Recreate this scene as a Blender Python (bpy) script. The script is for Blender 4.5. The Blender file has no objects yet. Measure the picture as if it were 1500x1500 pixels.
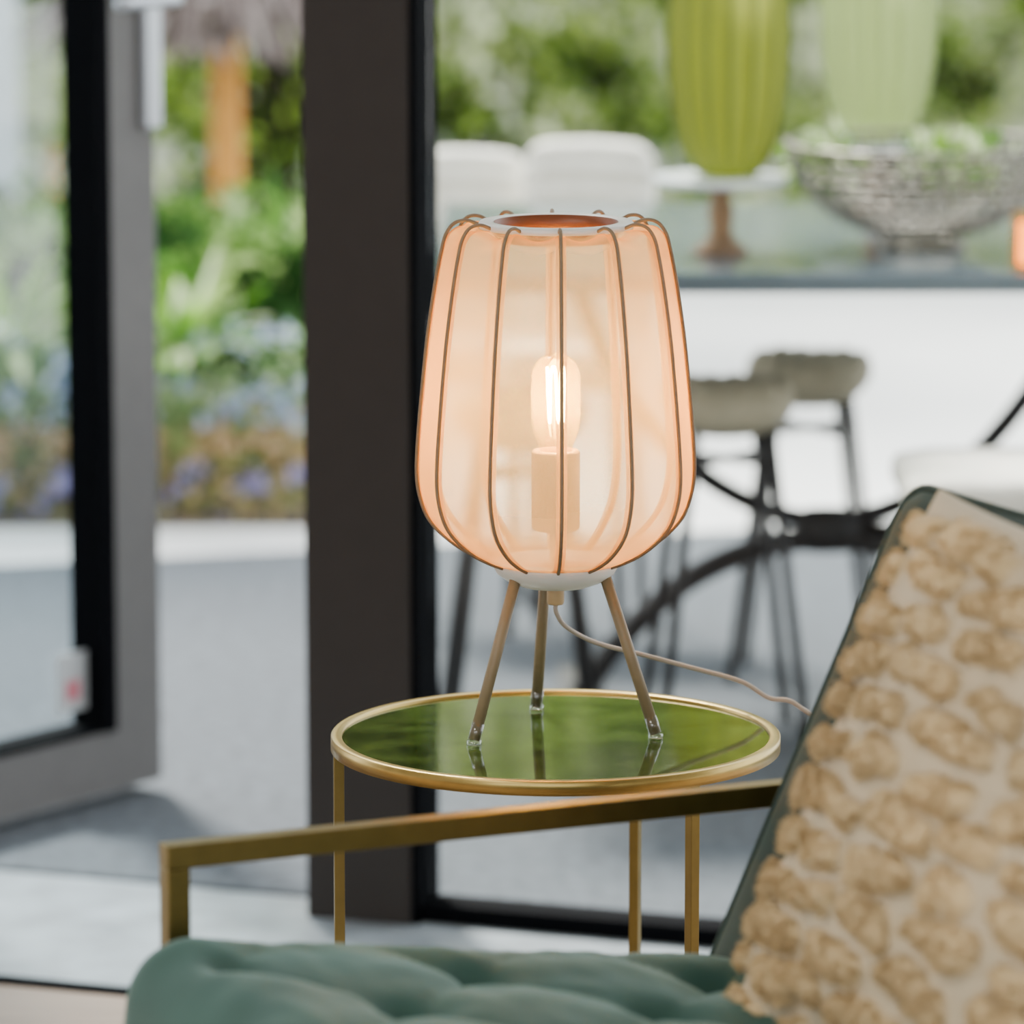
import bpy, bmesh, math, random
from mathutils import Vector, Matrix, noise
random.seed(7)
S=bpy.context.scene
COL=S.collection
pi=math.pi
# ------------------------------------------------------------ materials
def lin(h):
    h=h.lstrip('#'); c=[int(h[i:i+2],16)/255 for i in (0,2,4)]
    return tuple([x/12.92 if x<=.04045 else ((x+.055)/1.055)**2.4 for x in c])+(1,)
def newmat(name):
    m=bpy.data.materials.new(name); m.use_nodes=True
    nt=m.node_tree; nt.nodes.clear()
    o=nt.nodes.new('ShaderNodeOutputMaterial'); return m,nt,o
def pmat(name,col,rough=.5,metal=0,noise_scale=0,noise_amt=.15,bump=0,bscale=200,sheen=0,spec=.5,coat=0,stretch=None,attr=None,sheencol=None,trans=0):
    m,nt,o=newmat(name); L=nt.links
    b=nt.nodes.new('ShaderNodeBsdfPrincipled')
    c=lin(col) if isinstance(col,str) else col
    b.inputs['Base Color'].default_value=c
    b.inputs['Roughness'].default_value=rough
    b.inputs['Metallic'].default_value=metal
    b.inputs['Specular IOR Level'].default_value=spec
    b.inputs['Coat Weight'].default_value=coat
    b.inputs['Sheen Weight'].default_value=sheen
    if sheen:
        b.inputs['Sheen Roughness'].default_value=.35
        b.inputs['Sheen Tint'].default_value=sheencol or (1,1,1,1)
    tc=nt.nodes.new('ShaderNodeTexCoord'); mp=nt.nodes.new('ShaderNodeMapping')
    L.new(tc.outputs['Object'],mp.inputs[0])
    if stretch: mp.inputs['Scale'].default_value=stretch
    src=None
    if attr:
        a=nt.nodes.new('ShaderNodeVertexColor'); a.layer_name=attr; src=a.outputs[0]
        L.new(src,b.inputs['Base Color'])
    if noise_scale:
        n=nt.nodes.new('ShaderNodeTexNoise'); n.inputs['Scale'].default_value=noise_scale; n.inputs['Detail'].default_value=5
        L.new(mp.outputs[0],n.inputs[0])
        r=nt.nodes.new('ShaderNodeMapRange'); r.inputs[1].default_value=.3; r.inputs[2].default_value=.7
        r.inputs[3].default_value=1-noise_amt; r.inputs[4].default_value=1+noise_amt
        L.new(n.outputs[0],r.inputs[0])
        mx=nt.nodes.new('ShaderNodeVectorMath'); mx.operation='MULTIPLY'
        if src: L.new(src,mx.inputs[0])
        else: mx.inputs[0].default_value=c[:3]
        L.new(r.outputs[0],mx.inputs[1]); L.new(mx.outputs[0],b.inputs['Base Color'])
    if bump:
        n2=nt.nodes.new('ShaderNodeTexNoise'); n2.inputs['Scale'].default_value=bscale; n2.inputs['Detail'].default_value=3
        L.new(mp.outputs[0],n2.inputs[0])
        bp=nt.nodes.new('ShaderNodeBump'); bp.inputs['Strength'].default_value=bump; bp.inputs['Distance'].default_value=.002
        L.new(n2.outputs[0],bp.inputs['Height']); L.new(bp.outputs[0],b.inputs['Normal'])
    L.new(b.outputs[0],o.inputs[0])
    return m
def leafmat(name,trans=.5):
    m,nt,o=newmat(name); L=nt.links
    a=nt.nodes.new('ShaderNodeVertexColor'); a.layer_name='Col'
    d=nt.nodes.new('ShaderNodeBsdfDiffuse'); t=nt.nodes.new('ShaderNodeBsdfTranslucent')
    L.new(a.outputs[0],d.inputs[0]); L.new(a.outputs[0],t.inputs[0])
    x=nt.nodes.new('ShaderNodeMixShader'); x.inputs[0].default_value=trans
    L.new(d.outputs[0],x.inputs[1]); L.new(t.outputs[0],x.inputs[2]); L.new(x.outputs[0],o.inputs[0])
    return m
def glassmat(name,tint=(1,1,1,1),refl=.5,rough=0.0,base=.03,glow=None,glow_amt=0):
    # thin clear sheet: reflection grows smoothly towards grazing angles on both sides
    m,nt,o=newmat(name); L=nt.links
    t=nt.nodes.new('ShaderNodeBsdfTransparent'); t.inputs[0].default_value=tint
    body=t.outputs[0]
    if glow:
        tl=nt.nodes.new('ShaderNodeBsdfTranslucent'); tl.inputs[0].default_value=glow
        y=nt.nodes.new('ShaderNodeMixShader'); y.inputs[0].default_value=glow_amt
        L.new(t.outputs[0],y.inputs[1]); L.new(tl.outputs[0],y.inputs[2]); body=y.outputs[0]
    g=nt.nodes.new('ShaderNodeBsdfGlossy'); g.inputs['Roughness'].default_value=rough
    f=nt.nodes.new('ShaderNodeLayerWeight'); f.inputs[0].default_value=.5
    p=nt.nodes.new('ShaderNodeMath'); p.operation='POWER'; p.inputs[1].default_value=4; L.new(f.outputs['Facing'],p.inputs[0])
    mu=nt.nodes.new('ShaderNodeMath'); mu.operation='MULTIPLY_ADD'; mu.inputs[1].default_value=refl; mu.inputs[2].default_value=base
    L.new(p.outputs[0],mu.inputs[0])
    x=nt.nodes.new('ShaderNodeMixShader'); L.new(mu.outputs[0],x.inputs[0])
    L.new(body,x.inputs[1]); L.new(g.outputs[0],x.inputs[2]); L.new(x.outputs[0],o.inputs[0])
    return m
def emat(name,col,s):
    m,nt,o=newmat(name); e=nt.nodes.new('ShaderNodeEmission'); e.inputs[0].default_value=lin(col); e.inputs[1].default_value=s
    nt.links.new(e.outputs[0],o.inputs[0]); return m
def fabricmat(name,col,edge,tr_face,tr_edge,tl=.6):
    m,nt,o=newmat(name); L=nt.links
    lw=nt.nodes.new('ShaderNodeLayerWeight'); lw.inputs[0].default_value=.5
    cm=nt.nodes.new('ShaderNodeMix'); cm.data_type='RGBA'
    cm.inputs[6].default_value=lin(col); cm.inputs[7].default_value=lin(edge)
    L.new(lw.outputs['Facing'],cm.inputs[0])
    d=nt.nodes.new('ShaderNodeBsdfDiffuse'); t=nt.nodes.new('ShaderNodeBsdfTranslucent')
    L.new(cm.outputs[2],d.inputs[0]); L.new(cm.outputs[2],t.inputs[0])
    a=nt.nodes.new('ShaderNodeMixShader'); a.inputs[0].default_value=tl
    L.new(d.outputs[0],a.inputs[1]); L.new(t.outputs[0],a.inputs[2])
    tp=nt.nodes.new('ShaderNodeBsdfTransparent'); tp.inputs[0].default_value=(1,.93,.80,1)
    mr=nt.nodes.new('ShaderNodeMapRange'); mr.inputs[1].default_value=0; mr.inputs[2].default_value=1
    mr.inputs[3].default_value=tr_face; mr.inputs[4].default_value=tr_edge
    L.new(lw.outputs['Facing'],mr.inputs[0])
    x=nt.nodes.new('ShaderNodeMixShader'); L.new(mr.outputs[0],x.inputs[0])
    L.new(a.outputs[0],x.inputs[1]); L.new(tp.outputs[0],x.inputs[2]); L.new(x.outputs[0],o.inputs[0])
    return m
# ------------------------------------------------------------ geometry helpers
def empty(name,loc=(0,0,0),rz=0):
    e=bpy.data.objects.new(name,None); e.location=loc; e.rotation_euler=(0,0,rz); e.empty_display_size=.1
    COL.objects.link(e); return e
def mo(name,V,F,mat,parent=None,smooth=True,loc=None,rot=None,cols=None):
    me=bpy.data.meshes.new(name); me.from_pydata([tuple(v) for v in V],[],F); me.update()
    if smooth:
        me.polygons.foreach_set('use_smooth',[True]*len(me.polygons))
    me.materials.append(mat)
    if cols:
        ca=me.color_attributes.new('Col','FLOAT_COLOR','POINT')
        flat=[]
        for c in cols: flat+= [c[0],c[1],c[2],1]
        ca.data.foreach_set('color',flat)
    ob=bpy.data.objects.new(name,me); COL.objects.link(ob)
    if parent: ob.parent=parent
    if loc: ob.location=loc
    if rot: ob.rotation_euler=rot
    return ob
def box(name,a,b,mat,parent=None,bev=0,loc=None,rot=None,smooth=False):
    bm=bmesh.new(); bmesh.ops.create_cube(bm,size=1)
    for v in bm.verts:
        v.co=Vector([(a[i]+b[i])/2+v.co[i]*(b[i]-a[i]) for i in range(3)])
    if bev: bmesh.ops.bevel(bm,geom=bm.edges[:],offset=bev,segments=2,affect='EDGES',profile=.5)
    me=bpy.data.meshes.new(name); bm.to_mesh(me); bm.free(); me.materials.append(mat)
    ob=bpy.data.objects.new(name,me); COL.objects.link(ob)
    if parent: ob.parent=parent
    if loc: ob.location=loc
    if rot: ob.rotation_euler=rot
    return ob
def lathe(name,prof,mat,parent=None,seg=64,loc=None,closed=False,rib=None,smooth=True):
    V=[];F=[];n=len(prof)
    for j,(r,z) in enumerate(prof):
        for i in range(seg):
            t=2*pi*i/seg
            rr=r*(rib(t,j/(n-1)) if rib else 1)
            V.append((rr*math.cos(t),rr*math.sin(t),z))
    m=n if closed else n-1
    for j in range(m):
        k=(j+1)%n
        for i in range(seg):
            i2=(i+1)%seg
            F.append((j*seg+i,j*seg+i2,k*seg+i2,k*seg+i))
    return mo(name,V,F,mat,parent,smooth,loc)
def smoothpath(pts,n=8,closed=False):
    P=[Vector(p) for p in pts]; out=[]
    N=len(P)
    rng=range(N) if closed else range(N-1)
    for i in rng:
        p1=P[i];p2=P[(i+1)%N]
        p0=P[i-1] if (i>0 or closed) else p1*2-p2
        p3=P[(i+2)%N] if (i+2<N or closed) else p2*2-p1
        for k in range(n):
            t=k/n
            out.append(.5*((2*p1)+(-p0+p2)*t+(2*p0-5*p1+4*p2-p3)*t*t+(-p0+3*p1-3*p2+p3)*t**3))
    if not closed: out.append(P[-1])
    return out
def tubegeo(P,r,seg=8,closed=False,radii=None,V=None,F=None):
    V=[] if V is None else V; F=[] if F is None else F
    P=[Vector(p) for p in P]; N=len(P); base=len(V); up=None
    for i in range(N):
        a=P[i-1] if (i>0 or closed) else P[i]; b=P[(i+1)%N] if (i<N-1 or closed) else P[i]
        t=(b-a).normalized()
        if up is None:
            up=t.orthogonal().normalized()
        up=(up-t*up.dot(t)).normalized(); s=t.cross(up)
        rr=radii[i] if radii else r
        for k in range(seg):
            an=2*pi*k/seg
            V.append(P[i]+(up*math.cos(an)+s*math.sin(an))*rr)
    M=N if closed else N-1
    for i in range(M):
        j=(i+1)%N
        for k in range(seg):
            k2=(k+1)%seg
            F.append((base+i*seg+k,base+i*seg+k2,base+j*seg+k2,base+j*seg+k))
    if not closed:
        F.append(tuple(base+k for k in range(seg))[::-1]); F.append(tuple(base+(N-1)*seg+k for k in range(seg)))
    return V,F
def tube(name,P,r,mat,parent=None,seg=10,closed=False,radii=None,loc=None):
    V,F=tubegeo(P,r,seg,closed,radii); return mo(name,V,F,mat,parent,True,loc)
def rbox(name,half,rad,mat,parent=None,n=24,fn=None,loc=None,rot=None):
    bm=bmesh.new(); bmesh.ops.create_cube(bm,size=2)
    bmesh.ops.subdivide_edges(bm,edges=bm.edges[:],cuts=n,use_grid_fill=True)
    h=Vector(half)
    for v in bm.verts:
        p=Vector([v.co[i]*h[i] for i in range(3)])
        q=Vector([max(-(h[i]-rad[i]),min(h[i]-rad[i],p[i])) for i in range(3)])
        d=Vector([(p[i]-q[i])/rad[i] for i in range(3)])
        if d.length>1e-6:
            d.normalize()
        v.co=Vector([q[i]+d[i]*rad[i] for i in range(3)])
    if fn:
        for v in bm.verts: v.co=fn(v.co)
    me=bpy.data.meshes.new(name); bm.to_mesh(me); bm.free(); me.materials.append(mat)
    me.polygons.foreach_set('use_smooth',[True]*len(me.polygons))
    ob=bpy.data.objects.new(name,me); COL.objects.link(ob)
    if parent: ob.parent=parent
    if loc: ob.location=loc
    if rot: ob.rotation_euler=rot
    return ob
# ------------------------------------------------------------ camera
cam=bpy.data.cameras.new('camera'); co=bpy.data.objects.new('camera',cam); COL.objects.link(co)
co.location=(0,0,1.443); co.rotation_euler=(math.radians(80.5),0,0)
cam.lens=180; cam.sensor_width=36; cam.clip_end=200; cam.clip_start=.05
cam.dof.use_dof=True; cam.dof.focus_distance=4.36; cam.dof.aperture_fstop=4.6
S.camera=co
# ------------------------------------------------------------ world / lights
w=bpy.data.worlds.new('sky'); S.world=w; w.use_nodes=True
bg=w.node_tree.nodes['Background']; bg.inputs[0].default_value=(.90,.95,1,1); bg.inputs[1].default_value=3.8
def light(name,kind,loc,rot,e,col,size=None,sy=None):
    l=bpy.data.lights.new(name,kind); l.energy=e; l.color=col
    if kind=='AREA': l.shape='RECTANGLE'; l.size=size; l.size_y=sy or size
    o=bpy.data.objects.new(name,l); o.location=loc; o.rotation_euler=rot; COL.objects.link(o); return o
sun=light('sun','SUN',(0,10,8),(math.radians(-38),math.radians(-18),0),13,(1,.97,.9)); sun.data.angle=math.radians(12)
light('ceiling_fill','AREA',(-1.6,2.3,2.62),(0,0,0),60,(1,.95,.88),1.2,1.2)  # added fill to brighten the sides facing the camera, not a known fitting
# ------------------------------------------------------------ room shell
M_floor=pmat('oak_floor','#907c6c',.35,noise_scale=6,noise_amt=.2,stretch=(1,12,1))
M_plaster=pmat('plaster','#b8b4ae',.9,noise_scale=3,noise_amt=.03)
M_stone=pmat('threshold_stone','#868f95',.4,noise_scale=14,noise_amt=.3)
M_frame=pmat('frame_paint','#312e2c',.6,noise_scale=30,noise_amt=.04,spec=.15)
M_frame2=pmat('door_paint','#646362',.5,noise_scale=30,noise_amt=.04,spec=.3)
M_black=pmat('gasket','#07080b',.8,noise_scale=50,noise_amt=.1,spec=.03)
M_pane=glassmat('window_glass',(.98,.99,.985,1),.4,base=.010)
box('ceiling',(-4,-2,2.7),(4,5.9,2.85),M_plaster)
box('wall_left',(-4.1,-2,0),(-4,5.9,2.7),M_plaster)
box('wall_right',(4,-2,0),(4.1,4.1,2.7),M_plaster)
WA=math.radians(-20)
W=empty('window_1',(-.238,5.78,0),WA)      # local x along wall, local y outward
def wallpt(x,y): 
    c,s=math.cos(WA),math.sin(WA); return (-.238+x*c-y*s,5.78+x*s+y*c)
post=empty('door_post',(-.238,5.78,0),WA)
box('post_body',(0,0,0),(.128,.075,2.6),M_frame,post,.002)
box('post_groove',(.128,.006,0),(.136,.075,2.6),M_black,post,0)
box('bottom_rail',(.137,.02,0),(3.6,.075,.022),M_black,W,.002)
box('top_rail',(.137,.01,2.6),(3.6,.075,2.7),M_frame,W,.002)
box('end_stile',(3.6,.0,0),(3.7,.075,2.7),M_frame,W,.002)
box('glass_pane',(.137,.045,.022),(3.6,.051,2.6),M_pane,W)
hp=empty('door_jamb',(-.238,5.78,0),WA)
box('jamb_body',(-.80,0,0),(-.66,.075,2.6),M_frame,hp,.002)
hd=empty('trim_2',(-.238,5.78,0),WA)
box('header',(-.80,0,2.6),(.136,.075,2.7),M_frame,hd,.002)
wf=box('wall_front',(-3.2,0,0),(-.80,.12,2.7),M_plaster); wf.location=(-.238,5.78,0); wf.rotation_euler=(0,0,WA)
def slab(name,pts,z0,z1,mat):
    n=len(pts); V=[(x,y,z0) for x,y in pts]+[(x,y,z1) for x,y in pts]
    F=[tuple(range(n))[::-1],tuple(range(n,2*n))]+[(i,(i+1)%n,(i+1)%n+n,i+n) for i in range(n)]
    return mo(name,V,F,mat,None,False)
slab('floor',[wallpt(-3.4,-.40),(-4,-2),(4,-2),wallpt(3.9,-.40)],-.1,0,M_floor)
slab('trim_1',[wallpt(-3.4,-.40),wallpt(3.9,-.40),wallpt(3.9,-.375),wallpt(-3.4,-.375)],-.1,.004,M_black)
slab('floor_threshold',[wallpt(-3.4,-.375),wallpt(3.9,-.375),wallpt(3.9,.085),wallpt(-3.4,.085)],-.1,0,M_stone)
slab('trim_3',[wallpt(-3.4,.086),wallpt(3.9,.086),wallpt(3.9,.100),wallpt(-3.4,.100)],-.1,.002,pmat('threshold_edge','#2e3236',.7,noise_scale=20,noise_amt=.1,spec=.1))
# open door leaf
leaf=empty('door_1',(-.473,6.47,0),math.atan2(-.8,-.6))   # local x from free edge to the hinge
LW=.60
def lb(n,a,b,m,bev=.002): return box(n,a,b,m,leaf,bev)
lb('free_stile',(0,-.028,.015),(.092,.028,2.55),M_frame2)
lb('hinge_stile',(LW-.09,-.028,.015),(LW,.028,2.55),M_frame2)
lb('bottom_rail',(.09,-.028,.015),(LW-.09,.028,.095),M_frame2)
lb('top_rail',(.09,-.028,2.46),(LW-.09,.028,2.55),M_frame2)
lb('gasket_side',(.092,-.02,.095),(.118,.034,2.46),M_black,0)
lb('gasket_bottom',(.092,-.02,.095),(LW-.09,.03,.103),M_black,0)
lb('glass',(.112,-.004,.1),(LW-.09,.004,2.46),glassmat('door_glass',(.9,.95,.97,1),.5,base=.05))
M_alu=pmat('brushed_alu','#b4b9bf',.35,.6)
lb('handle_plate',(.0,.028,.855),(.030,.042,1.12),M_alu,.004)
tube('handle_lever',smoothpath([(.015,.04,1.020),(.015,.08,1.020),(.05,.085,1.020),(.13,.085,1.020)],5),.008,M_alu,leaf)
lb('sticker_white',(.12,.005,.125),(.175,.007,.20),pmat('sticker','#b5b9bb',.5),0)
lb('sticker_mark',(.135,.0072,.14),(.16,.0085,.165),pmat('sticker_red','#c0707a',.5),0)
# ------------------------------------------------------------ outside ground
M_pave=pmat('pale_paving','#dcdcda',.8,noise_scale=3,noise_amt=.06)
M_rug=pmat('shade_toned_rug','#4e545a',.95,noise_scale=45,noise_amt=.35,bump=.4,bscale=250)  # rug's dark grey also stands in for shade beside the building
slab('terrace_ground',[wallpt(-14,.101),wallpt(14,.101),(30,40),(-30,40)],-.1,-.006,M_pave)
slab('shade_toned_rug',[wallpt(-2.6,.102),wallpt(4.2,.102),(4.0,9.4),(.2,8.4),(-3.0,7.5)],-.006,.0,M_rug)
# ------------------------------------------------------------ side table
T=empty('side_table',(.0378,4.35,0))
M_gold=pmat('brushed_gold','#b09758',.32,1,noise_scale=60,noise_amt=.06)
M_gold2=pmat('brass_frame','#7d6b3c',.38,1,noise_scale=50,noise_amt=.08)
R=.195
lathe('rim',[(R,.508),(R,.5195),(R-.001,.5205),(R-.0085,.5205),(R-.0095,.5195),(R-.0095,.508)],M_gold,T,128,closed=True)
m,nt,o=newmat('green_enamel_glass')
b=nt.nodes.new('ShaderNodeBsdfPrincipled'); b.inputs['Roughness'].default_value=.07
b.inputs['IOR'].default_value=1.5; b.inputs['Coat Weight'].default_value=.1; b.inputs['Coat Roughness'].default_value=.04
n_=nt.nodes.new('ShaderNodeTexNoise'); n_.inputs['Scale'].default_value=9; cr=nt.nodes.new('ShaderNodeValToRGB')
cr.color_ramp.elements[0].color=lin('#1e2c0c'); cr.color_ramp.elements[1].color=lin('#3a4c1e')
cr.color_ramp.elements[0].position=.35; cr.color_ramp.elements[1].position=.65
nt.links.new(n_.outputs[0],cr.inputs[0]); nt.links.new(cr.outputs[0],b.inputs['Base Color']); nt.links.new(b.outputs[0],o.inputs[0]); M_tglass=m
lathe('glass_top',[(0.0001,.511),(R-.0096,.511),(R-.0096,.518),(0.0001,.518)],M_tglass,T,128,smooth=False)
for i,a in enumerate((187,307,67)):
    a=math.radians(a)
    box(f'leg_{i+1}',(-.0045,-.0045,.012),(.0045,.0045,.508),M_gold2,T,.0006,loc=((R-.006)*math.cos(a),(R-.006)*math.sin(a),0),rot=(0,0,a))
lathe('base_ring',[(R,0),(R,.012),(R-.012,.012),(R-.012,0)],M_gold2,T,96,closed=True,smooth=False)
# ------------------------------------------------------------ table lamp
LZ=.5182
LP=empty('table_lamp',(.0378,4.372,LZ))
M_lw=pmat('lamp_white','#d4d2ca',.4)
M_beige=pmat('lamp_beige','#bc9c70',.5,noise_scale=80,noise_amt=.05)
M_leg=pmat('lamp_leg','#7d6c4e',.5,noise_scale=40,noise_amt=.08)
M_rib=pmat('rib_wire','#76634a',.7,noise_scale=200,noise_amt=.1)
M_copper=pmat('copper_collar','#7a4426',.45,.2)
M_fab=fabricmat('sheer_fabric','#f4dfb8','#e8a660',.77,.04)
prof=[(.0655,.4410),(.078,.4425),(.0875,.4405),(.0940,.4330),(.0975,.420),(.1018,.398),(.1062,.370),(.1100,.342),(.1135,.308),(.1165,.275),(.1185,.248),(.1190,.226),(.1165,.208),(.1100,.190),(.0990,.176),(.083,.163),(.0665,.154),(.053,.1485)]
pp=[(p.x,p.z) for p in smoothpath([(r,0,z) for r,z in prof],4)]
NR=12; OFF=math.radians(-88)
def scal(t):
    d=((t-OFF)%(2*pi/NR))-pi/NR
    return math.cos(pi/NR)/math.cos(d), 1-abs(d)/(pi/NR)
V=[];F=[];seg=NR*12
for r,z in pp:
    for i in range(seg):
        t=OFF+2*pi*i/seg
        f,mid=scal(t)
        top=max(0,min(1,(z-.425)/.012))
        rr=r*f if r>.067 else r
        zz=z-top*.006*math.sin(mid*pi/2)*(1 if r>.067 else 0)
        V.append((rr*math.cos(t),rr*math.sin(t),zz))
for j in range(len(pp)-1):
    for i in range(seg):
        i2=(i+1)%seg; F.append((j*seg+i,j*seg+i2,(j+1)*seg+i2,(j+1)*seg+i))
mo('shade_fabric',V,F,M_fab,LP)
ribp=[(.0650,.4430),(.076,.4470),(.0870,.4450),(.0945,.4355)]+[(r+.0012,z) for r,z in prof[4:]]+[(.048,.1455)]
V=[];F=[]
for k in range(NR):
    t=OFF+2*pi*k/NR
    P=smoothpath([(r*math.cos(t),r*math.sin(t),z) for r,z in ribp],5)
    tubegeo(P,.0016,8,V=V,F=F)
mo('shade_ribs',V,F,M_rib,LP)
# stitched fabric channel that sheathes each rib
V=[];F=[]
for k in range(NR):
    t=OFF+2*pi*k/NR
    b0=len(V)
    for j,(r,z) in enumerate(pp[6:]):
        for s in (-1,1):
            a=t+s*.0046/max(r,.05); rr=r-.0010
            V.append((rr*math.cos(a),rr*math.sin(a),z))
        if j: q=b0+j*2; F.append((q-2,q-1,q+1,q))
mo('shade_seams',V,F,fabricmat('seam_fabric','#e6bd84','#d09450',.30,.02),LP)
lathe('top_ring',[(.0665,.4405),(.0668,.4445),(.0655,.4462),(.0545,.4462),(.0535,.4445),(.0535,.4405)],M_lw,LP,96,closed=True)
lathe('ring_collar',[(.0534,.446),(.0534,.430),(.0528,.430),(.0528,.446)],M_copper,LP,96,closed=True)
lathe('base_dish',[(.0001,.1515),(.050,.1515),(.0545,.1495),(.0545,.1465),(.051,.140),(.042,.1335),(.030,.1290),(.0001,.1275)],M_lw,LP,64)
lathe('cable_gland',[(.0001,.112),(.0065,.112),(.0075,.114),(.0075,.1282)],M_beige,LP,24)
lathe('stem',[(.005,.150),(.005,.180)],M_beige,LP,24)
lathe('bulb_socket',[(.0001,.178),(.0195,.178),(.0210,.180),(.0210,.2455),(.0195,.2475),(.0150,.2475),(.0150,.240)],M_beige,LP,48)
bp=[(.0135,.244),(.0150,.252),(.0190,.262),(.0213,.275),(.0215,.300),(.0208,.314),(.0170,.324),(.0100,.3295),(.0030,.3305),(.0005,.3325)]
bq=[(p.x,p.z) for p in smoothpath([(r,0,z) for r,z in bp],4)]
lathe('bulb_glass',bq,glassmat('bulb_glass',(1,.86,.52,1),.9,base=.05,glow=(1,.68,.22,1),glow_amt=.08),LP,48)
fp=[]
for k in range(5):
    a=2*pi*k/5
    fp+= [(.0065*math.cos(a),.0065*math.sin(a),.272),(.0075*math.cos(a+.3),.0075*math.sin(a+.3),.314),(.0075*math.cos(a+.9),.0075*math.sin(a+.9),.314)]
tube('filament',smoothpath(fp,5),.0013,emat('filament_glow','#ffc860',480),LP,6)
tube('bulb_stem',[(0,0,.246),(0,0,.27)],.003,glassmat('stem_glass',(1,.95,.85,1),1),LP,8)
V2=[];F2=[]
for k,a in enumerate((220,340,100)):
    t=math.radians(a); c,s=math.cos(t),math.sin(t)
    A=Vector((.043*c,.043*s,.146)); B=Vector((.092*c,.092*s,.004))
    tube(f'leg_{k+1}',[A,A.lerp(B,.5),B],.005,M_leg,LP,16)
    C_=A.lerp(B,.90)
    tubegeo([C_,B],.0057,16,V=V2,F=F2); tubegeo([B,Vector((B.x,B.y,0))],.0065,16,V=V2,F=F2)
mo('foot_caps',V2,F2,glassmat('clear_rubber',(.93,.96,.96,1),.9,.1,base=.12),LP)
cab=[(0,0,.113),(.001,.0,.104),(.010,.008,.090),(.036,.030,.072),(.075,.050,.058),(.118,.065,.0435),(.165,.077,.028),(.19,.083,.012),(.216,.089,.004),(.25,.095,-.04),(.28,.10,-.2),(.30,.11,-.5),(.36,.13,-.514)]
tube('power_cable',smoothpath(cab,8),.0021,pmat('cable','#a39585',.5),LP,10)
pl=bpy.data.lights.new('bulb_light','POINT'); pl.energy=2.0; pl.color=(1,.74,.36); pl.shadow_soft_size=.010
plo=bpy.data.objects.new('bulb_light',pl); plo.parent=LP; plo.location=(0,0,.292); COL.objects.link(plo)
# ------------------------------------------------------------ armchair
CA=math.radians(24.7)
C=empty('armchair',(-.2516,3.646,0),CA)
M_velvet=pmat('green_velvet','#1f443a',.75,noise_scale=9,noise_amt=.18,sheen=.42,sheencol=(.62,.88,.80,1),bump=.15,bscale=600)
M_velvet2=pmat('green_velvet_back','#1b2e25',.8,noise_scale=9,noise_amt=.1,sheen=.2,sheencol=(.6,.8,.7,1),bump=.15,bscale=600)
th=.018
for nm,y in (('near',-.775),('far',0)):
    box(f'arm_{nm}',(0,y,.567),(.70,y+th,.585),M_gold2,C,.001)
    box(f'front_leg_{nm}',(0,y,0),(th,y+th,.567),M_gold2,C,.001)
    box(f'rear_leg_{nm}',(.70-th,y,0),(.70,y+th,.567),M_gold2,C,.001)
    box(f'side_rail_{nm}',(th,y,.33),(.70-th,y+th,.348),M_gold2,C,.001)
box('front_rail',(0,-.757,.33),(th,0,.348),M_gold2,C,.001)
box('rear_rail',(.70-th,-.757,.33),(.70,0,.348),M_gold2,C,.001)
def tuft(p):
    if p.z<=0: return p
    x,y=p.x,p.y
    a=.20; u=(x+.05)/a+(y-.25)/a*0.9; v=(x+.05)/a-(y-.25)/a*0.9
    su=abs(math.sin(pi*u)); sv=abs(math.sin(pi*v))
    puff=(su*sv)**.5
    du=(u-round(u)); dv=(v-round(v)); dd=math.hypot(du,dv)*a/1.3
    btn=math.exp(-(dd/.024)**2)
    ex=max(0,min(1,(.285-abs(x))/.07))*max(0,min(1,(.352-abs(y))/.09))
    ex=ex*ex*(3-2*ex)
    f=min(1,p.z/.06)
    wr=.004*noise.noise(Vector((x*14,y*14,0)))+.0018*noise.noise(Vector((x*45,y*25,3)))
    return Vector((x,y,p.z+f*(ex*(-.011+.012*puff-.020*btn))+f*.003+f*wr))
rbox('seat_cushion',(.295,.36,.068),(.055,.055,.05),M_velvet,C,100,tuft,loc=(.235,-.372,.4275),rot=(0,math.radians(7.6),0))
box('seat_base',(-.03,-.73,.348),(.52,-.02,.365),M_velvet2,C,.004,rot=None)
def bk(p): 
    return Vector((p.x-.006*math.cos(p.y*4)*(1 if p.x<0 else 0),p.y,p.z))
BL=(.535,-.375,.584)
rbox('backrest',(.045,.362,.243),(.03,.03,.03),M_velvet2,C,30,bk,loc=BL,rot=(0,math.radians(25.3),0))
def bpath(half,rr,x):
    a,b=half; out=[]
    for cx,cy,s in ((a-rr,b-rr,0),(-a+rr,b-rr,1),(-a+rr,-b+rr,2),(a-rr,-b+rr,3)):
        for k in range(6):
            t=pi/2*(s+k/5); out.append((x,cx+rr*math.cos(t),cy+rr*math.sin(t)))
    return out
tube('backrest_piping',bpath((.359,.240),.03,-.034),.003,M_velvet2,C,8,closed=True,loc=BL).rotation_euler=(0,math.radians(25.3),0)
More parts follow.
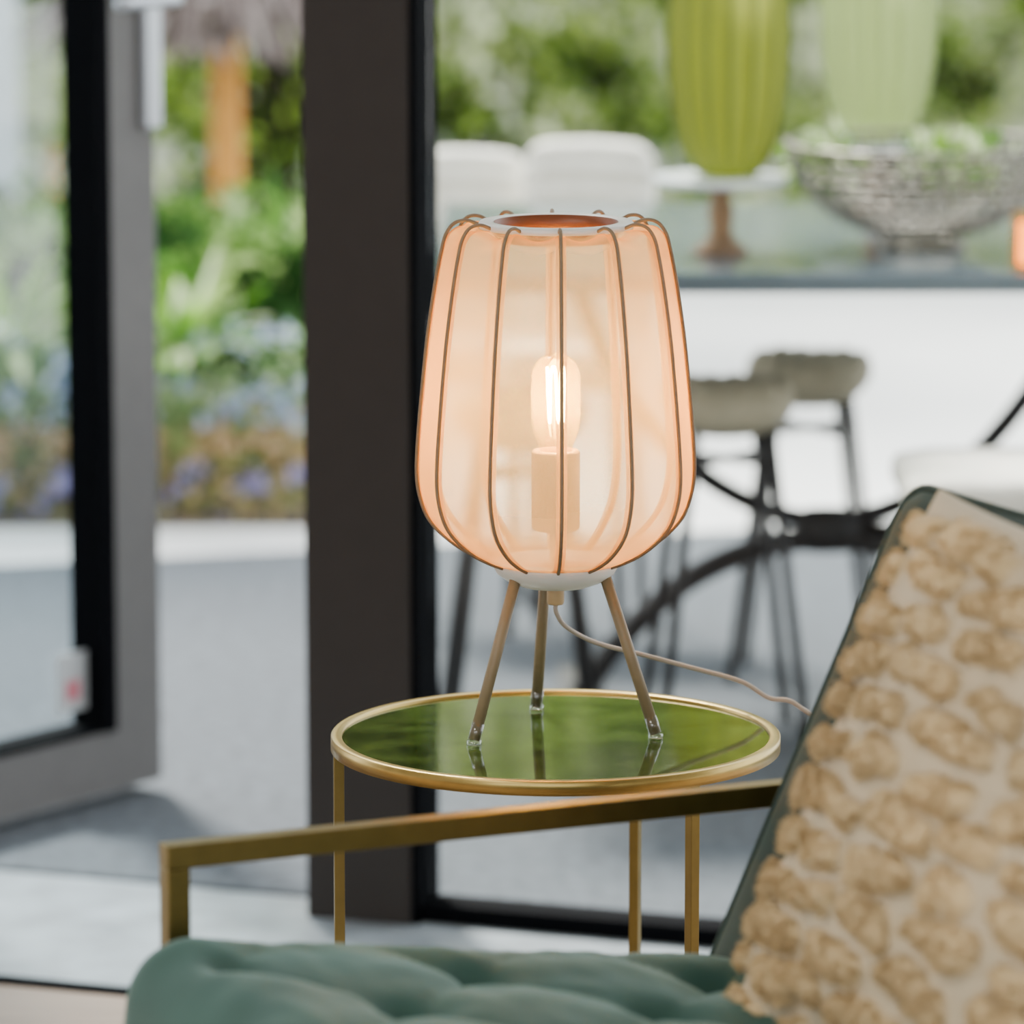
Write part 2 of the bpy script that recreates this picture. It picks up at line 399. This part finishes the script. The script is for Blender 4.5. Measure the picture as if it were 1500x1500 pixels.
# ------------------------------------------------------------ cushion (throw pillow)
PW=.207
pil=empty('throw_pillow',(0,0,0))
Cm=Matrix.Translation((-.2516,3.646,0))@Matrix.Rotation(CA,4,'Z')
pm=Cm@Matrix.Translation((.452,-.396,.652))@Matrix.Rotation(math.radians(23.5),4,'Y')
pil.matrix_world=pm
blobs=[]
z=-.197; row=0
while z<.205:
    y=-.215+random.uniform(-.09,.0)
    while y<.215:
        ln=random.uniform(.050,.12); gap=random.uniform(.008,.024)
        blobs.append((y+ln/2,z+random.uniform(-.005,.005),ln/2,random.uniform(.0120,.0152),random.uniform(-.15,.15)))
        y+=ln+gap
    z+=.0335; row+=1
def mask(y,z):
    m=0
    y+=.008*noise.noise(Vector((y*30,z*30,9))); z+=.009*noise.noise(Vector((y*20,z*26,4)))
    for by,bz,l,h,an in blobs:
        dy=y-by; dz=z-bz
        if abs(dy)>l+.03 or abs(dz)>.045: continue
        c,s=math.cos(an),math.sin(an); a=dy*c+dz*s; b=-dy*s+dz*c
        d=math.hypot(max(0,abs(a)-l+h),b)/h
        d+=.22*noise.noise(Vector((y*70,z*70,3)))
        if d<1.05: m=max(m,min(1,(1.05-d)/.70))
    return math.sin(m*pi/2)
def thick(u,v):
    return .058*(max(0,(1-abs(u)**2.6))*max(0,(1-abs(v)**2.6)))**.5
N=260; V=[];F=[];cols=[]
cb=lin('#c6b698'); ct=lin('#cbb184')
for sgn in (-1,1):
    base=len(V)
    for j in range(N+1):
        for i in range(N+1):
            u=-1+2*i/N; v=-1+2*j/N
            yy=u*PW*(1-.06*(1-v*v)); zz=v*PW*(1-.06*(1-u*u))
            t=thick(u,v)
            m_=0; c=cb
            if sgn<0:
                m_=mask(yy,zz)
                nn=noise.noise(Vector((yy*120,zz*120,0)))
                t+=m_*(.012+.0030*nn+.002*noise.noise(Vector((yy*300,zz*300,5))))
            t+=.004*noise.noise(Vector((yy*12,zz*12,sgn)))*(1-abs(u)**4)*(1-abs(v)**4)
            k=.5+.5*noise.noise(Vector((yy*9,zz*9,1)))
            m2=min(1,m_*1.6)
            cc=[cb[q]*(1-m2)+ (ct[q]*(.7+.55*k))*m2 for q in range(3)]
            V.append((sgn*t,yy,zz)); cols.append(cc)
    for j in range(N):
        for i in range(N):
            a=base+j*(N+1)+i
            f=(a,a+1,a+N+2,a+N+1); F.append(f if sgn>0 else f[::-1])
M_pil=pmat('pillow_cloth','#ffffff',.95,attr='Col',sheen=.2,bump=.5,bscale=500)
mo('pillow_body',V,F,M_pil,pil,True,cols=cols)
V=[];F=[];cols=[]
cnt=0
while cnt<110000:
    cnt+=1
    y=random.uniform(-PW,PW); z=random.uniform(-PW,PW)
    mk=mask(y,z)
    if mk<.25: continue
    u=y/PW/(1-.06*(1-(z/PW)**2)); v=z/PW/(1-.06*(1-(y/PW)**2))
    if max(abs(u),abs(v))>.995: continue
    t=thick(min(1,abs(u)),min(1,abs(v)))+.008*mk
    L=random.uniform(.005,.010)
    cl=noise.noise_vector(Vector((y*80,z*80,2)))
    d=(Vector((-1,cl.y*1.5,cl.z*1.5-.2))+Vector((0,random.uniform(-.5,.5),random.uniform(-.5,.5)))).normalized()*L
    p=Vector((-t,y,z)); wv=Vector((random.uniform(-.3,.3),random.uniform(-1,1),random.uniform(-1,1))).normalized()*.0005
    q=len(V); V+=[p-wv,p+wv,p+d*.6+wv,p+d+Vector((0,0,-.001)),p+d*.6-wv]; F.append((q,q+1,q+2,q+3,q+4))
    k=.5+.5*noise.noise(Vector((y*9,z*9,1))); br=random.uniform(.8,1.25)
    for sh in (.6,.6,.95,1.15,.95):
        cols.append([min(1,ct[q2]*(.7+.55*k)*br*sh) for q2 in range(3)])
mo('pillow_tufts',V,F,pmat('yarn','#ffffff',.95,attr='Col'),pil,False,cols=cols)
# ------------------------------------------------------------ outdoor dining table
M_top=pmat('slate_top','#56646c',.14,noise_scale=8,noise_amt=.15,coat=.3)
M_iron=pmat('black_iron','#101215',.5,.2,noise_scale=30,noise_amt=.1)
DT=empty('dining_table',(0,6.98,0))
box('table_top',(-.10,-.44,.632),(1.75,.42,.66),M_top,DT,.006)
for i,cx in enumerate((.435,1.27)):
    P=smoothpath([(cx-.36,0,.632),(cx-.30,0,.48),(cx-.21,0,.36),(cx-.11,0,.29),(cx,0,.262),(cx+.11,0,.29),(cx+.21,0,.36),(cx+.30,0,.48),(cx+.36,0,.632)],6)
    tube(f'upper_arc_{i+1}',P,.0135,M_iron,DT)
    P=smoothpath([(cx-.34,0,.016),(cx-.28,0,.10),(cx-.19,0,.18),(cx-.09,0,.225),(cx,0,.238),(cx+.09,0,.225),(cx+.19,0,.18),(cx+.28,0,.10),(cx+.34,0,.016)],6)
    tube(f'lower_arc_{i+1}',P,.0175,M_iron,DT)
    rbox(f'hub_{i+1}',(.045,.025,.032),(.025,.02,.025),M_iron,DT,4,loc=(cx,0,.25))
    for s in (-1,1):
        box(f'foot_{i+1}_{s+2}',(cx+s*.34-.03,-.2,0),(cx+s*.34+.03,.2,.02),M_iron,DT,.004)
tube('stretcher',[(.46,0,.25),(1.27,0,.25)],.010,M_iron,DT)
# stools
M_seat=pmat('beige_channel_fabric','#b5ac92',.9,noise_scale=20,noise_amt=.1)
M_cream=pmat('cream_boucle','#eae6da',.95,noise_scale=40,noise_amt=.08)
def stool(loc,rz,r=.088,z=.46,mat=M_seat):
    e=empty('dining_stool',(loc[0],loc[1],0),rz)
    def rr(p):
        g=.005*abs(math.sin(p.x/.03*pi))
        return Vector((p.x,p.y*(1+g*3),p.z+(g if p.z>0 else 0)+1.6*p.x*p.x))
    rbox('seat',(r,r*.95,.038),(r*.7,r*.8,.036),mat,e,30,rr,loc=(0,0,z-.03))
    for i,(sx,sy) in enumerate(((1,1),(1,-1),(-1,-1),(-1,1))):
        tube(f'leg_{i+1}',[(sx*.05,sy*.05,z-.055),(sx*.10,sy*.07,0)],.0075,M_iron,e,8)
    tube('brace_1',[(.055,.053,z-.10),(-.055,-.053,z-.10)],.005,M_iron,e,8)
    tube('brace_2',[(-.055,.053,z-.10),(.055,-.053,z-.10)],.005,M_iron,e,8)
stool((.288,6.80),.15,z=.478); stool((.422,7.20),-.2); stool((.01,6.80),.1)
# cream bench on the right
B=empty('garden_bench',(.9,6.3,0))
rbox('cushion',(.42,.15,.027),(.03,.03,.024),M_cream,B,16,loc=(0,0,.425))
for i,(x,y) in enumerate(((-.3,-.12),(.35,-.12),(-.3,.12),(.35,.12))):
    tube(f'leg_{i+1}',[(x,y,.40),(x,y,0)],.009,M_iron,B,8)
box('frame',(-.38,-.13,.385),(.39,.13,.40),M_iron,B)
# far chairs with channel backs
def chair(loc,rz,wd=.12,dz=0):
    e=empty('dining_chair',(loc[0],loc[1],0),rz)
    def ch(p): return Vector((p.x,p.y+(.009*abs(math.sin(p.z/.034*pi)))*(1 if p.y>0 else -1)- .5*p.x*p.x,p.z-(.9*p.x*p.x if p.z>0 else 0)))
    rbox('back',(wd,.028,.165),(.035,.024,.035),M_cream,e,40,ch,loc=(0,.10,.570+dz),rot=(math.radians(-8),0,0))
    def st(p): return Vector((p.x,p.y,p.z+(.005*abs(math.sin(p.y/.03*pi)) if p.z>0 else 0)))
    rbox('seat',(wd,.12,.03),(.03,.03,.025),M_cream,e,20,st,loc=(0,-.03,.40))
    for i,(sx,sy) in enumerate(((1,.08),(1,-.12),(-1,-.12),(-1,.08))):
        tube(f'leg_{i+1}',[(sx*wd*.7,sy,.38),(sx*wd*.85,sy*1.2,0)],.008,M_iron,e,8)
chair((.100,7.62),-.16,.100,-.013); chair((-.070,7.70),.14,.11,-.035)
# ------------------------------------------------------------ table-top objects
def greenvase(loc,c,h,tr,lc):
    m,nt,o=newmat('ribbed_glass'); L=nt.links
    d=nt.nodes.new('ShaderNodeBsdfTranslucent'); d.inputs[0].default_value=lin(c)
    d2=nt.nodes.new('ShaderNodeBsdfDiffuse'); d2.inputs[0].default_value=lin(c)
    tp=nt.nodes.new('ShaderNodeBsdfTransparent'); tp.inputs[0].default_value=lin(c)
    x=nt.nodes.new('ShaderNodeMixShader'); x.inputs[0].default_value=.5; L.new(d.outputs[0],x.inputs[1]); L.new(d2.outputs[0],x.inputs[2])
    y=nt.nodes.new('ShaderNodeMixShader'); y.inputs[0].default_value=tr; L.new(x.outputs[0],y.inputs[1]); L.new(tp.outputs[0],y.inputs[2])
    L.new(y.outputs[0],o.inputs[0])
    e=empty('ribbed_vase',loc)
    pr=[(.0001,.0),(.026,.0),(.044,.010),(.060,.035),(.071,.075),(.078,.125),(.081,.18),(.079,.24),(.072,.29),(.060,.32),(.050,.335),(.052,.35)]
    q=[(max(.0001,p.x),p.z*h) for p in smoothpath([(r,0,z) for r,z in pr],4)]
    lathe('body',q,m,e,160,rib=lambda t,k:1-.05*abs(math.sin(8*t))**.6)
    V=[];F=[]
    for k in range(16):
        t=2*pi*k/16
        tubegeo([(r*1.004*math.cos(t),r*1.004*math.sin(t),z) for r,z in q[6:]],.0024,5,V=V,F=F)
    mo('rib_lines',V,F,pmat('rib_green',lc,.5),e)
def cakestand(loc):
    e=empty('cake_stand',loc)
    lathe('foot',[(.0001,0),(.036,0),(.037,.006),(.024,.014),(.015,.03),(.018,.055),(.013,.075),(.022,.092),(.0001,.092)],pmat('stand_bronze','#8a6a48',.45,.4),e,40)
    lathe('plate',[(.0001,.092),(.08,.092),(.088,.096),(.088,.103),(.080,.103),(.0001,.101)],pmat('stand_marble','#dfe6e6',.3),e,64)
cakestand((.277,6.76,.66)); greenvase((.286,6.76,.7632),'#b0b65a',1.0,.40,'#66762c')
cakestand((.52,7.28,.66)); greenvase((.52,7.28,.7632),'#cbd5a4',1.0,.45,'#a5b672')
bw=empty('wire_bowl',(.548,6.82,.66))
M_silver=pmat('silver_wire','#7d786f',.4,.8)
V=[];F=[]
def br(s):
    return .055+.125*math.sin(s*pi/2)**.8 , .022+.118*s**1.3
for j in range(11):
    r,z=br(j/10)
    P=[((r+.003*math.sin(24*2*pi*k/96+j*pi))*math.cos(2*pi*k/96),(r+.003*math.sin(24*2*pi*k/96+j*pi))*math.sin(2*pi*k/96),z) for k in range(96)]
    tubegeo(P,.0026 if j<10 else .0040,5,closed=True,V=V,F=F)
for k in range(40):
    t=2*pi*k/40
    for sg in (-1,1):
        P=[(br(s/10)[0]*math.cos(t+sg*s*.03),br(s/10)[0]*math.sin(t+sg*s*.03),br(s/10)[1]) for s in range(11)]
        tubegeo(P,.0018,4,V=V,F=F)
tubegeo([(.055*math.cos(2*pi*k/40),.055*math.sin(2*pi*k/40),.005) for k in range(40)],.005,6,closed=True,V=V,F=F)
for k in range(8):
    t=2*pi*k/8; tubegeo([(.055*math.cos(t),.055*math.sin(t),.004),(.056*math.cos(t),.056*math.sin(t),.024)],.003,5,V=V,F=F)
mo('wire_mesh',V,F,M_silver,bw)
M_leaf=leafmat('leaf',.5)
def leafgeo(V,F,cols,p,sz,c,up=0.0,asp=.45):
    d=Vector((random.gauss(0,1),random.gauss(0,1),random.gauss(0,1)+up)).normalized()
    n=d.orthogonal().normalized(); n=(Matrix.Rotation(random.uniform(0,6.28),3,d)@n)
    q=len(V); p=Vector(p)
    V.extend([p,p+d*sz*.5+n*sz*asp*.5,p+d*sz,p+d*sz*.5-n*sz*asp*.5]); F.append((q,q+1,q+2,q+3)); cols.extend([c]*4)
V=[];F=[];cols=[]
for k in range(260):
    cx,cy=random.choice(((-.13,-.02),(.02,.02),(.06,-.03),(-.13,.03)))
    p=(cx+random.gauss(0,.016),cy+random.gauss(0,.03),.115+random.uniform(-.03,.025))
    g=random.choice(('#7ca03c','#a5bc72','#55802c','#bcca9c'))
    leafgeo(V,F,cols,p,.038,lin(g)[:3],.8)
mo('salad_leaves',V,F,M_leaf,bw,False,cols=cols)
# ------------------------------------------------------------ planting
def pick(pal,k):
    k=max(0,min(.9999,k))*len(pal); c=lin(pal[int(k)])
    j=random.uniform(.8,1.2); return [min(1,c[q]*j) for q in range(3)]
def foliage(name,x0,x1,y0,y1,z0,z1,n,size,pal,ns=6,backing=None,up=.2,extra=None,parent=None):
    ex,ey=(x0+x1)/2,(y0+y1)/2
    e=parent or empty(name,(ex,ey,0)); V=[];F=[];cols=[]
    if parent: ex,ey=parent.location.x,parent.location.y
    for _ in range(n):
        x=random.uniform(x0,x1); y=random.uniform(y0,y1); z=random.uniform(z0,z1)
        if extra:
            r=extra(x,y,z)
            if r is None: continue
            c,sz=r
        else:
            k=.58+1.15*noise.noise(Vector((x*ns,y*1.5,z*ns)))+random.uniform(-.18,.18)
            c=pick(pal,k); sz=size
        leafgeo(V,F,cols,(x-ex,y-ey,z),sz*random.uniform(.6,1.3),c,up)
    mo('leaves',V,F,M_leaf,e,False,cols=cols)
    if backing:
        box('branch_core',(x0-ex,y1-ey,0),(x1-ex,y1+.3-ey,backing),M_core,e)
    return e
M_core=pmat('hedge_core','#26401a',.95,noise_scale=5,noise_amt=.8)
HP=['#121e0a','#222f12','#3c521c','#5f7f2a','#86a03e','#adc060','#cdd894','#e8ecc4','#f2f4dc']  # palest entries paint bright highlights into the leaf colours
foliage('hedge',-2.2,3.4,13.2,14.2,0,1.5,34000,.065,HP,ns=4.2)
foliage('tall_shrubs',-3.5,5,15.2,15.8,0.0,5.2,26000,.13,HP[:6],ns=1.8,backing=5.2)
# flower bed on the left
BED=empty('flower_bed',(-1.1,9.1,0))
def bed(x,y,z):
    nz=noise.noise(Vector((x*7,y*2,z*7)))
    if z<.17:
        return pick(['#7c864a','#a5a56c','#c9a880','#d8b694','#8fa060'],.5+nz),.04
    if z<.31:
        return pick(['#5f8a54','#88b070','#aac890','#d0dcb8','#4a7040'],.5+nz),.05
    if z<.42: return pick(['#35602a','#6c9c44','#98c260','#c4dc90','#2c4a24'],.5+nz),.06
    if random.random()<(z-.34)*6 : return None
    return pick(['#243a1e','#3f6030','#6a9040','#b2c890'],.5+nz*.9),.055
foliage('flower_bed',-1.9,-.27,8.72,9.4,0,.50,24000,.05,HP,extra=bed,parent=BED)
V=[];F=[];cols=[]
for k in range(11000):
    x=random.uniform(-.9,.83); z=random.uniform(.0,.33); y=random.uniform(-.56,-.50)
    cl=noise.noise(Vector((x*16,3,z*18)))
    fl=True; c=None
    if z<.09:
        if cl>.10: c=lin(random.choice(('#a39cd0','#bab4e0','#d4d0ee')))[:3]
        elif random.random()<.5: c=pick(['#8f9a5c','#b4b080','#c9b088'],random.random())
    elif z<.155:
        if cl>-.2: c=lin(random.choice(('#d8b490','#dcc4a4','#c8a880','#a8a870')))[:3]
        elif random.random()<.5: c=pick(['#8fa060','#a5b078'],random.random())
    elif z<.26:
        if cl>.0 and random.random()<.6: c=lin(random.choice(('#b4c0e2','#c8d0ee','#9cacd8','#e0e6f6')))[:3]
        elif random.random()<.45: c=pick(['#7ca064','#9cb884','#bccca0'],random.random())
    else:
        if cl>.2 and random.random()<.5: c=lin(random.choice(('#c4d0ee','#dde4f6')))[:3]
        elif random.random()<.2: c=pick(['#7ca064','#a4c484'],random.random())
    if c is None: continue
    leafgeo(V,F,cols,(x,y,z),.021*random.uniform(.6,1.3),c,.2,.8)
mo('blossoms',V,F,M_leaf,BED,False,cols=cols)
box('bed_soil',(-.9,-.60,-.006),(.85,.65,0),pmat('soil','#5a5044',.95,noise_scale=30,noise_amt=.3),BED)
M_trunk=pmat('bark','#1c1610',.95,noise_scale=25,noise_amt=.4,spec=.1)
def blades(name,loc,n,L,pal,w=.022):
    e=empty(name,(loc[0],loc[1],0)); V=[];F=[];cols=[]
    for k in range(n):
        a=random.uniform(0,2*pi); el=random.uniform(.35,1.35); c=pick(pal,random.random())
        l=L*random.uniform(.7,1.1); d=Vector((math.cos(a)*math.cos(el),math.sin(a)*math.cos(el),math.sin(el)))
        s=Vector((-math.sin(a),math.cos(a),0)); b0=len(V)
        for j in range(8):
            t=j/7; p=Vector((0,0,loc[2]))+d*l*t+Vector((0,0,-.55*l*t*t*math.cos(el))); ww=w*(math.sin(pi*min(1,t*.85+.12)))
            V.extend([p-s*ww*.5,p+s*ww*.5+Vector((0,0,.004))]); cols.extend([c,c])
            if j: q=b0+j*2; F.append((q-2,q-1,q+1,q))
    mo('blades',V,F,M_leaf,e,False,cols=cols)
    tube('stem',[(0,0,0),(0,0,loc[2]+.01)],.016,pmat('yucca_stem','#6c7c48',.9,noise_scale=30,noise_amt=.3),e,8)
LP2=['#7cb23a','#a0d050','#c8e488','#649a30','#e4f2c0']
blades('yucca_plant',(-.56,8.65,.25),60,.26,LP2,.030)
blades('yucca_plant',(-.86,8.65,.27),45,.24,LP2,.030)
# thatched parasol
PR=empty('thatched_parasol',(-.575,10.3,0))
tube('pole',[(0,0,0),(0,0,1.0)],.031,pmat('orange_pole','#c98a2c',.6,noise_scale=12,noise_amt=.15,stretch=(8,8,1)),PR,16)
V=[];F=[];cols=[]
for k in range(2600):
    a=random.uniform(0,2*pi); r=random.uniform(.02,.38); z=1.02-r*.75+random.uniform(-.02,.02)
    p=Vector((r*math.cos(a),r*math.sin(a),z)); d=Vector((math.cos(a),math.sin(a),-.9)).normalized()*random.uniform(.06,.12)
    s=Vector((-math.sin(a),math.cos(a),0))*.008; q=len(V)
    V+= [p-s,p+s,p+d+s*.5,p+d-s*.5]; F.append((q,q+1,q+2,q+3)); c=pick(['#6d6460','#887c78','#a69c98','#4b423c'],random.random()); cols+=[c]*4
mo('thatch',V,F,M_leaf,PR,False,cols=cols)
TR=empty('garden_tree',(-.56,11.9,0))
P=smoothpath([(0,0,0),(.01,0,.3),(-.02,0,.7),(.02,0,1.3),(0,0,2.6)],6)
tube('trunk',P,.04,M_trunk,TR,12)
tube('branch_1',smoothpath([(-.01,0,.3),(-.09,.02,.5),(-.13,.05,1.1),(-.2,.1,1.8)],6),.018,M_trunk,TR,8)
tube('branch_2',smoothpath([(.0,0,.25),(.06,.02,.45),(.09,.05,1.1),(.2,.1,1.8)],6),.018,M_trunk,TR,8)
V=[];F=[];cols=[]
for k in range(3500):
    leafgeo(V,F,cols,(random.gauss(0,.4),random.gauss(0,.3),random.uniform(1.4,2.8)),.09,pick(HP,random.random()),0)
for k in range(700):
    leafgeo(V,F,cols,(random.uniform(-.25,.15),random.uniform(-.12,.12),random.uniform(.2,1.0)),.06,pick(HP[:5],random.random()),0)
mo('crown',V,F,M_leaf,TR,False,cols=cols)
box('garden_wall',(-5,10.4,-.006),(-1.02,10.6,3),pmat('grey_render','#c9d0d2',.9,noise_scale=4,noise_amt=.05))
# lantern on table, right edge
ln=empty('candle_lantern',(.665,6.59,.66))
tube('candle',[(0,0,.006),(0,0,.06)],.010,emat('candle_glow','#ffa040',7),ln,12)
lathe('holder',[(.0001,0),(.018,0),(.019,.004),(.019,.075),(.0185,.075),(.0185,.006),(.0001,.006)],glassmat('amber_glass',(1,.8,.5,1),.5),ln,24)
